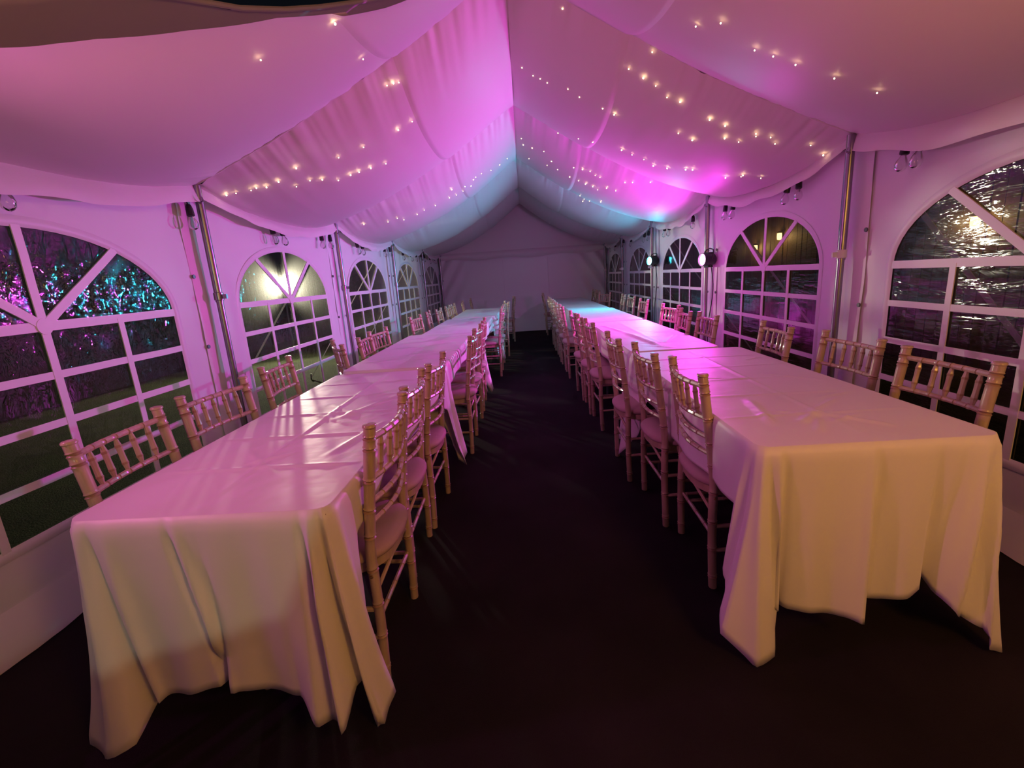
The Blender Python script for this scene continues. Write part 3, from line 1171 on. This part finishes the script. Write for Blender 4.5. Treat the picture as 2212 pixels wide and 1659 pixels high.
# vertical folds of the two front drops: (s, depth, width, drift down the drop, 0 ridge / 1 step)
LF = [(0.385, -0.020, 0.012, 0.11, 0), (0.415, 0.012, 0.02, 0.11, 0), (0.93, 0.018, 0.012, -0.02, 0), (0.895, -0.016, 0.014, -0.01, 0), (0.965, -0.02, 0.008, -0.01, 0), (0.985, 0.014, 0.008, 0, 0),
      (0.04, 0.012, 0.012, 0.01, 0), (0.085, -0.018, 0.014, 0.01, 0), (0.15, 0.010, 0.03, 0.02, 0), (3.985, 0.012, 0.01, 0, 0), (1.02, 0.012, 0.008, 0, 0)]
RF = [(0.485, -0.016, 0.006, -0.005, 1), (0.47, 0.008, 0.02, 0.0, 0), (0.02, 0.016, 0.010, 0.01, 0), (0.05, -0.020, 0.010, 0.01, 0), (0.08, 0.012, 0.012, 0.01, 0), (0.115, -0.012, 0.014, 0.0, 0),
      (0.93, 0.014, 0.014, -0.10, 0), (0.97, -0.014, 0.012, -0.10, 0), (0.86, -0.010, 0.02, -0.10, 0), (0.985, 0.014, 0.012, -0.05, 0), (0.74, -0.010, 0.012, 0.0, 0), (3.97, 0.012, 0.006, 0, 0), (3.985, -0.012, 0.005, 0, 0)]
rt = random.Random(21)
LT = [(-1.37, -0.63, 1.14, 3.10), (-1.355, -0.645, 3.135, 5.13), (-1.255, -0.575, 5.165, 7.15), (-1.20, -0.51, 7.185, 9.2)]
RT = [(0.65, 1.40, 1.41, 3.25), (0.665, 1.285, 3.285, 5.33), (0.63, 1.27, 5.365, 7.35), (0.61, 1.26, 7.385, 9.3), (0.58, 1.25, 9.335, 11.1)]
ORD = ['first from the camera', 'second from the camera', 'third from the camera', 'fourth from the camera', 'fifth from the camera']
for i, (x0, x1, y0, y1) in enumerate(LT):
    zt = 0.760 + (0.014 if i == 1 else 0.006 * (i % 2))
    make_table(x0, x1, y0, y1, 'trestle table under the white cloth, %s in the floodlight side row' % ORD[i])
    cr = std_creases(x0, x1, y0, y1, rt)
    if i == 0:
        cr += [(-0.95, 2.0, -0.72, 2.5, 0.006, 0.03), (-0.8, 1.55, -0.70, 1.95, 0.005, 0.02)]
    cl = cloth(x0, x1, y0, y1, zt, LEFT_FRONT if i == 0 else LEFT_MID, cr,
               ['white tablecloth with the half shadowed front drop, nearest the floodlight side', 'white tablecloth second from the camera in the floodlight side row',
                'white tablecloth third from the camera in the floodlight side row', 'white tablecloth at the far end of the floodlight side row'][i], 3 + i, (2, 1, 0, 0)[i], folds=LF if i == 0 else (), expo=2.2 if i == 0 else 1.3)
for i, (x0, x1, y0, y1) in enumerate(RT):
    zt = 0.760 + (0.004 if i == 1 else 0.008 * (i == 2))
    make_table(x0, x1, y0, y1, 'trestle table under the white cloth, %s in the coloured light row' % ORD[i])
    cr = std_creases(x0, x1, y0, y1, rt)
    if i == 0:
        cr += [(0.80, 1.62, 0.86, 1.95, 0.010, 0.028), (0.90, 1.62, 1.02, 1.74, 0.009, 0.028), (1.02, 1.72, 1.16, 1.55, 0.008, 0.02), (0.90, 1.52, 0.98, 1.66, 0.006, 0.02)]
    if i == 1:
        cr += [(0.92, 3.45, 0.84, 4.3, 0.016, 0.035), (0.84, 4.3, 0.74, 5.0, 0.010, 0.03), (1.0, 3.6, 1.2, 4.0, 0.006, 0.02)]
    cl = cloth(x0, x1, y0, y1, zt, RIGHT_FRONT if i == 0 else RIGHT_MID, cr,
               ['white tablecloth lit amber on its front drop, nearest in the coloured light row', 'white tablecloth washed bright magenta, second in its row',
                'white tablecloth washed cyan blue, third in the coloured light row', 'white tablecloth fourth from the camera in the coloured light row', 'white tablecloth at the far end of the coloured light row'][i], 13 + i, (2, 1, 1, 0, 0)[i], folds=RF if i == 0 else ())

# ------------------------------------------------------------------ chairs
# local frame: origin on the floor midway between the rear feet, the sitter faces +x


def bamboo(path_fn, r0, r1, rings, n=8, steps=40, ringh=0.0024):
    """tube whose radius goes r0 -> r1 with turned rings at the given fractions"""
    ts = set(i / steps for i in range(steps + 1))
    for q in rings:
        for d in (-0.012, -0.006, 0, 0.006, 0.012):
            ts.add(min(1, max(0, q + d)))
    ts = sorted(ts)
    path = [path_fn(t) for t in ts]
    rad, mis = [], []
    for t in ts:
        r = r0 + (r1 - r0) * t
        for q in rings:
            d = abs(t - q)
            if d < 0.0035:
                r -= ringh * 0.8
            elif d < 0.0085:
                r += ringh
        rad.append(r)
    for i in range(len(ts) - 1):
        tm = (ts[i] + ts[i + 1]) / 2
        mis.append(1 if any(abs(tm - q) < 0.007 for q in rings) else 0)
    b = MB()
    b.tube(path, rad, n, mis=mis)
    return b


def post_path(sy):
    def f(t):
        z = 0.915 * t
        x = 0.012 - 0.022 * sin(pi * min(1, t / 0.5) * 0.5) + 0.0
        if t > 0.5:
            x += -0.055 * ((t - 0.5) / 0.5) ** 1.2
        if t < 0.5:
            x += -0.018 * (1 - t / 0.5)
        y = sy * (0.178 + 0.012 * (1 - t) ** 2)
        return (x, y, z)
    return f


def make_chair_meshes():
    ms = []
    for sy in (-1, 1):
        b = bamboo(post_path(sy), 0.0165, 0.0185, [0.06, 0.2, 0.33, 0.47, 0.6, 0.7, 0.81, 0.925, 0.965], 10)
        b.v = [tuple(v) for v in b.v]
        f = post_path(sy)
        top = f(1.0)
        b.lathe([(0.0185, 0.0), (0.0215, 0.003), (0.0215, 0.008), (0.018, 0.012), (0.001, 0.014)], top, 10)
        ms.append(('rear_leg', b.mesh('rear_leg', [M_WOOD, M_RING])))
        b = bamboo(lambda t, sy=sy: (0.395 + 0.012 * (1 - t), sy * (0.19 + 0.012 * (1 - t)), 0.435 * t), 0.0135, 0.0175, [0.12, 0.4, 0.68, 0.9], 9, 20)
        ms.append(('front_leg', b.mesh('front_leg', [M_WOOD, M_RING])))
    # seat frame: rounded plan with bowed back
    def outline(grow, n=48):
        pts = []
        for i in range(n):
            a = 2 * pi * i / n
            ca, sa = cos(a), sin(a)
            e = 0.55
            x = 0.195 + (0.222 + grow) * (abs(ca) ** e) * (1 if ca > 0 else -1)
            wy = 0.205 - 0.022 * (1 - (x + 0.03) / 0.45)
            y = (wy + grow) * (abs(sa) ** e) * (1 if sa > 0 else -1)
            if x < 0.06:
                x -= 0.028 * (1 - (y / 0.2) ** 2)
            pts.append((x, y))
        return pts
    b = MB()
    o1, o2 = outline(-0.004), outline(-0.03)
    b.quadgrid([[(x, y, z) for x, y in o] for o, z in ((o2, 0.405), (o1, 0.405), (o1, 0.440), (o2, 0.440), (o2, 0.405))], True)
    ms.append(('seat_frame', b.mesh('seat_frame', M_WOOD)))
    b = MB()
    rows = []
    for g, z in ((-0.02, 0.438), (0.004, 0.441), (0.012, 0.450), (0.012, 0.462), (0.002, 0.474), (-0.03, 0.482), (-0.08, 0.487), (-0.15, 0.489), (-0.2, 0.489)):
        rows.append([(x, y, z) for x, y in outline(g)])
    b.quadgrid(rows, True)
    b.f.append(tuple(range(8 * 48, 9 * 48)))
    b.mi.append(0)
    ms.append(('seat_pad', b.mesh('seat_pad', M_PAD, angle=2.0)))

    def rail(z, rr, bow):
        t = z / 0.915
        pa, pb = post_path(-1)(t), post_path(1)(t)

        def f(u):
            return (pa[0] - bow * sin(pi * u), pa[1] + (pb[1] - pa[1]) * u, z - 0.004 * sin(pi * u))
        return f
    top, second = rail(0.876, 0.0105, 0.03), rail(0.742, 0.010, 0.03)
    for f, rr in ((top, 0.0115), (second, 0.0105), (rail(0.662, 0.01, 0.03), 0.0095), (rail(0.592, 0.01, 0.03), 0.0095)):
        b = bamboo(f, rr, rr, [0.2, 0.36, 0.5, 0.64, 0.8], 8, 16, 0.0012)
        ms.append(('back_rail', b.mesh('back_rail', [M_WOOD, M_RING])))
    for k in range(5):
        u = (k + 1) / 6
        pa, pb = Vector(second(u)), Vector(top(u))
        prof = [(0, .0055), (.12, .0075), (.22, .0098), (.25, .0112), (.28, .0098), (.5, .0090), (.70, .0098), (.74, .0112), (.77, .0098), (.88, .0075), (1, .0055)]
        b = MB()
        b.tube([pa + (pb - pa) * t for t, _ in prof], [r for _, r in prof], 7, mis=[0, 0, 1, 1, 0, 0, 1, 1, 0, 0])
        ms.append(('spindle', b.mesh('spindle', [M_WOOD, M_RING])))
    # stretchers: two on each side, one front, one rear
    for sy in (-1, 1):
        for z in (0.175, 0.285):
            b = bamboo(lambda t, sy=sy, z=z: (0.0 + 0.40 * t, sy * 0.192, z + 0.01 * t), 0.0085, 0.0085, [0.25, 0.5, 0.75], 7, 8, 0.0012)
            ms.append(('stretcher', b.mesh('stretcher', [M_WOOD, M_RING])))
    for x, z in ((0.40, 0.23), (-0.005, 0.23)):
        b = bamboo(lambda t, x=x, z=z: (x, -0.19 + 0.38 * t, z), 0.0085, 0.0085, [0.25, 0.5, 0.75], 7, 8, 0.0012)
        ms.append(('stretcher', b.mesh('stretcher', [M_WOOD, M_RING])))
    # curved braces under the seat, between the two rear legs and along the sides
    for sy in (-1, 1):
        b = MB()
        pts = []
        for i in range(9):
            u = i / 8
            pts.append((-0.004 - 0.045 * sin(pi * u * 0.5) + 0.012 * u, sy * (0.178 - 0.15 * u), 0.325 + 0.082 * sin(pi * u / 2)))
        b.tube(pts, 0.0075, 7)
        ms.append(('brace', b.mesh('brace', M_WOOD)))
    for sy in (-1, 1):
        b = MB()
        b.sphere((post_path(sy)(0.45)[0] + 0.0, sy * 0.2, 0.412), 0.006, 6, 4)
        ms.append(('bolt', b.mesh('bolt', M_BRASS)))
    return ms


CHAIR = make_chair_meshes()
for _, me in CHAIR:                                  # chair backs are a little wider than drawn above
    for v in me.vertices:
        v.co.y *= 1.13
proto = None


def chair(xtop, y, rz, label, group):
    """xtop: world x of the top of the back; chair faces +x when rz = 0"""
    global proto
    back = Vector((-0.067, 0, 0))
    rot = Matrix.Rotation(rz, 3, 'Z')
    off = rot @ back
    loc = (xtop - off.x, y - off.y, 0)
    if proto is None:
        t = empty('chiavari_chair', loc, rz)
        for nm, me in CHAIR:
            inst(nm, me, t)
        proto = t
    else:
        t = copy_tree(proto)
        t.location = loc
        t.rotation_euler = (0, 0, rz)
    tag(t, label, 'chair', group)


GI, GJ = 'chairs on the aisle side of the floodlight row', 'chairs on the aisle side of the coloured light row'
GC, GK = 'chairs by the wall of the floodlight row', 'chairs by the wall of the coloured light row'
NTH = ['first', 'second', 'third', 'fourth', 'fifth', 'sixth', 'seventh', 'eighth', 'ninth', 'tenth', 'eleventh', 'twelfth', 'thirteenth']
I_CH = [(-.56, 1.56, 0), (-.585, 2.06, .03), (-.575, 2.57, -.02), (-.49, 3.68, .02), (-.495, 4.18, -.03), (-.50, 4.87, .03), (-.385, 6.55, .0), (-.39, 7.15, -.02), (-.37, 8.2, .2), (-.28, 10.0, .1)]
J_CH = [(.605, 1.975, -.02), (.55, 2.475, .01), (.49, 3.04, -.01), (.475, 4.05, .02), (.455, 4.545, -.03), (.44, 5.05, .03), (.405, 6.16, 0), (.40, 6.72, .02), (.395, 7.35, -.03), (.39, 8.05, .02), (.385, 8.8, 0), (.35, 10.7, 0)]
K_CH = [(1.61, 1.88, .02), (1.635, 2.48, .04), (1.56, 3.08, -.08), (1.47, 4.0, -.02), (1.44, 4.46, -.12), (1.525, 5.2, .12), (1.55, 6.45, 0), (1.62, 7.5, 0), (1.6, 8.0, -.1), (1.49, 9.2, .35), (1.53, 10.3, 0), (1.55, 11.0, 0)]
C_CH = [(-1.54, 1.56, .08), (-1.565, 2.13, -.1), (-1.62, 2.80, .1), (-1.56, 3.62, .55), (-1.49, 4.05, .1), (-1.51, 4.52, -.1), (-1.49, 6.05, -.1), (-1.49, 6.86, .1), (-1.42, 7.35, 0), (-1.38, 8.0, 0), (-1.38, 8.6, 0), (-1.29, 9.3, .1), (-1.25, 10.4, .1)]
LI = ['wooden spindle chair nearest the camera beside the half shadowed front tablecloth', 'wooden spindle chair tucked close behind the nearest aisle chair of the floodlight row', 'wooden spindle chair third on the aisle side at the first floodlight row table']
for i, (x, y, r) in enumerate(I_CH):
    chair(x, y, pi + r, LI[i] if i < 3 else 'wooden spindle chair, %s along the aisle side of the floodlight row' % NTH[i], GI)
LJ = ['wooden spindle chair nearest the camera on the aisle side, beside the amber lit cloth', 'wooden spindle chair second from the amber lit cloth end, aisle side', 'wooden spindle chair third from the amber lit cloth end, aisle side']
for i, (x, y, r) in enumerate(J_CH):
    chair(x, y, r, LJ[i] if i < 3 else 'wooden spindle chair, %s along the aisle side of the coloured light row' % NTH[i], GJ)
LK = ['wooden spindle chair against the nearest window of the coloured light wall', 'wooden spindle chair in front of the nearest pole of the coloured light wall', 'wooden spindle chair before the magenta tinted window, third by the wall',
      'wooden spindle chair just before the pole with the magenta light']
for i, (x, y, r) in enumerate(K_CH):
    lb = LK[i] if i < 4 else 'wooden spindle chair, %s along the wall side of the coloured light row' % NTH[i]
    if i == 6:
        lb = 'narrow looking spindle chair washed bright magenta, just before the cyan light'
    if i == 7:
        lb = 'wooden spindle chair tinted pale pink, right behind the bright magenta chair'
    if i == 8:
        lb = 'wooden spindle chair tinted pale cyan by the wall'
    chair(x, y, pi + r, lb, GK)
LC = ['wooden spindle chair in front of the window with the magenta and cyan reflections', 'wooden spindle chair in front of the nearest pole of the floodlight wall', 'wooden spindle chair before the window with the glowing floodlight']
for i, (x, y, r) in enumerate(C_CH):
    chair(x, y, r, LC[i] if i < 3 else 'wooden spindle chair, %s along the wall side of the floodlight row' % NTH[i], GC)

# ------------------------------------------------------------------ outside: floodlight, guy straps, hedge, timber fence
FL = Vector((-5.32, 10.3, 1.50))
t = tag(empty('floodlight', FL), 'glowing floodlight on a stake outside the second window', 'light')
aim = (Vector((0.3, -1.5, 0.5)) - FL).normalized()
q = aim.to_track_quat('Z', 'Y').to_matrix()
b = MB()
b.lathe([(0.001, -0.12), (0.06, -0.11), (0.10, -0.04), (0.125, 0.0), (0.135, 0.004), (0.135, 0.016), (0.122, 0.016), (0.118, 0.004)], n=24)
b.v = [tuple(q @ Vector(p)) for p in b.v]
b.build('housing', M_BLACK, t)
b = MB()
b.lathe([(0.117, 0.006), (0.09, 0.014), (0.05, 0.018), (0.001, 0.020)], n=24)
b.v = [tuple(q @ Vector(p)) for p in b.v]
b.build('lens', M_FLOOD, t)
b = MB()
b.tube([(-0.02, 0.06, -1.6), (-0.02, 0.06, -0.06)], 0.02, 8)
b.build('stake', M_STEEL, t)
l = lamp('lamp', 'SPOT', (0, 0, 0), (1.0, 0.90, 0.66), 700, None, 0.06, spot=math.radians(120), blend=0.5)
l.parent = t
l.location = aim * 0.06
l.rotation_euler = aim.to_track_quat('-Z', 'Y').to_euler()

for side, nm in ((-1, 'floodlight'), (1, 'coloured light')):
    xe = XL - 0.05 if side < 0 else XR + 0.05
    for i in range(2 if side < 0 else 1, 5):
        y = PY[i] + 0.05
        a = Vector((xe, y, 2.0))
        e = Vector((xe + side * 1.25, y - 0.55, 0.0))
        t = tag(empty('guy_strap', e), 'white webbing guy strap outside, %s bay of the %s wall' % (NTH[i - 1], nm), 'strap', 'guy straps outside the tent')
        b = MB()
        d = (e - a)
        sv = Vector((0, 1, 0)) * 0.025
        rows = []
        for k in range(9):
            c = a + d * (k / 8) - e
            rows.append([c - sv, c + sv, c + sv + Vector((0.003, 0, 0.003)), c - sv + Vector((0.003, 0, 0.003))])
        b.quadgrid(rows, True)
        b.build('strap', M_STRAP, t, smooth=False)
        b = MB()
        b.tube([(0.02 * side, 0, -0.12), (0.0, 0, 0.06)], 0.012, 8)
        b.build('stake', M_STEEL, t)

# hedge beyond the lawn on the floodlight side
rh = random.Random(5)
t = tag(empty('hedge', (-7.2, 5, 0)), 'dark clipped hedge beyond the lawn on the floodlight side', 'hedge')
b = MB()
rows = []
for i in range(61):
    y = -9 + 24 * i / 60
    row = []
    for k in range(17):
        a = pi * k / 16
        r = 1 + 0.12 * nz(y * 1.3, k * 0.4, 2)
        row.append((-0.55 * cos(a) * r * -1, y, 1.75 * (sin(a) ** 0.5) * r))
    rows.append(row)
b.quadgrid(rows)
b.build('hedge_core', M_SOIL, t)
b = MB()
for i in range(26000):
    y = rh.uniform(-9, 15)
    a = rh.uniform(0.0, pi * 0.62)
    r = 1.04 + 0.12 * nz(y * 1.3, (pi - a) / pi * 16 * 0.4, 2) + rh.uniform(-.03, .05)
    c = Vector((0.55 * cos(a) * r, y, 1.75 * (max(0, sin(a)) ** 0.5) * r))
    u = Vector((rh.uniform(-1, 1), rh.uniform(-1, 1), rh.uniform(-1, 1))).normalized() * rh.uniform(.018, .036)
    v = u.cross(Vector((rh.uniform(-1, 1), rh.uniform(-1, 1), rh.uniform(-1, 1)))).normalized() * 0.016
    k = len(b.v)
    b.v.extend([tuple(c - u), tuple(c + v), tuple(c + u), tuple(c - v)])
    b.f.append((k, k + 1, k + 2, k + 3))
    b.mi.append(0)
tag(b.build('leaves', M_HEDGE, t, smooth=False), kind='stuff')

# timber fence with wall lamps on the other side
t = tag(empty('timber_fence', (4.75, 6, 0)), 'brown vertical board fence outside the coloured light wall', 'fence')
rf = random.Random(9)
me = []
for q in range(4):
    b = MB()
    b.box((0, 0, 1.35), (0.022, 0.138, 2.7))
    me.append(b.mesh('board', M_BOARD, smooth=False))
nb = 110
for i in range(nb):
    inst('board', me[i % 4], t, (rf.uniform(-.004, .004), -7.5 + 0.15 * i, 0))
b = MB()
for z in (0.4, 1.4, 2.4):
    b.box((0.045, 0.7, z), (0.06, 16.4, 0.09))
b.build('rail', M_BOARD, t, smooth=False)
for (y, z, lab) in ((10.0, 1.56, 'farther warm wall lamp on the board fence, low'), (9.1, 1.72, 'warm wall lamp on the board fence, beside the far one'), (5.25, 1.56, 'warm wall lamp on the board fence seen through the nearest window')):
    tt = tag(empty('wall_lamp', (4.68, y, z)), lab, 'lamp', 'wall lamps on the board fence')
    b = MB()
    b.lathe([(0.002, 0.10), (0.05, 0.09), (0.06, 0.075), (0.06, 0.065), (0.002, 0.065)], n=10)
    b.box((0.045, 0, 0.05), (0.03, 0.05, 0.12))
    b.build('cap', M_BLACK, tt)
    b = MB()
    b.lathe([(0.002, -0.06), (0.035, -0.05), (0.042, 0.0), (0.04, 0.06), (0.002, 0.064)], n=10)
    b.build('shade', M_WARMLAMP, tt)
    l = lamp('lamp', 'POINT', (-0.12, 0, 0.0), (1.0, 0.58, 0.2), 5, None, 0.05)
    l.parent = tt
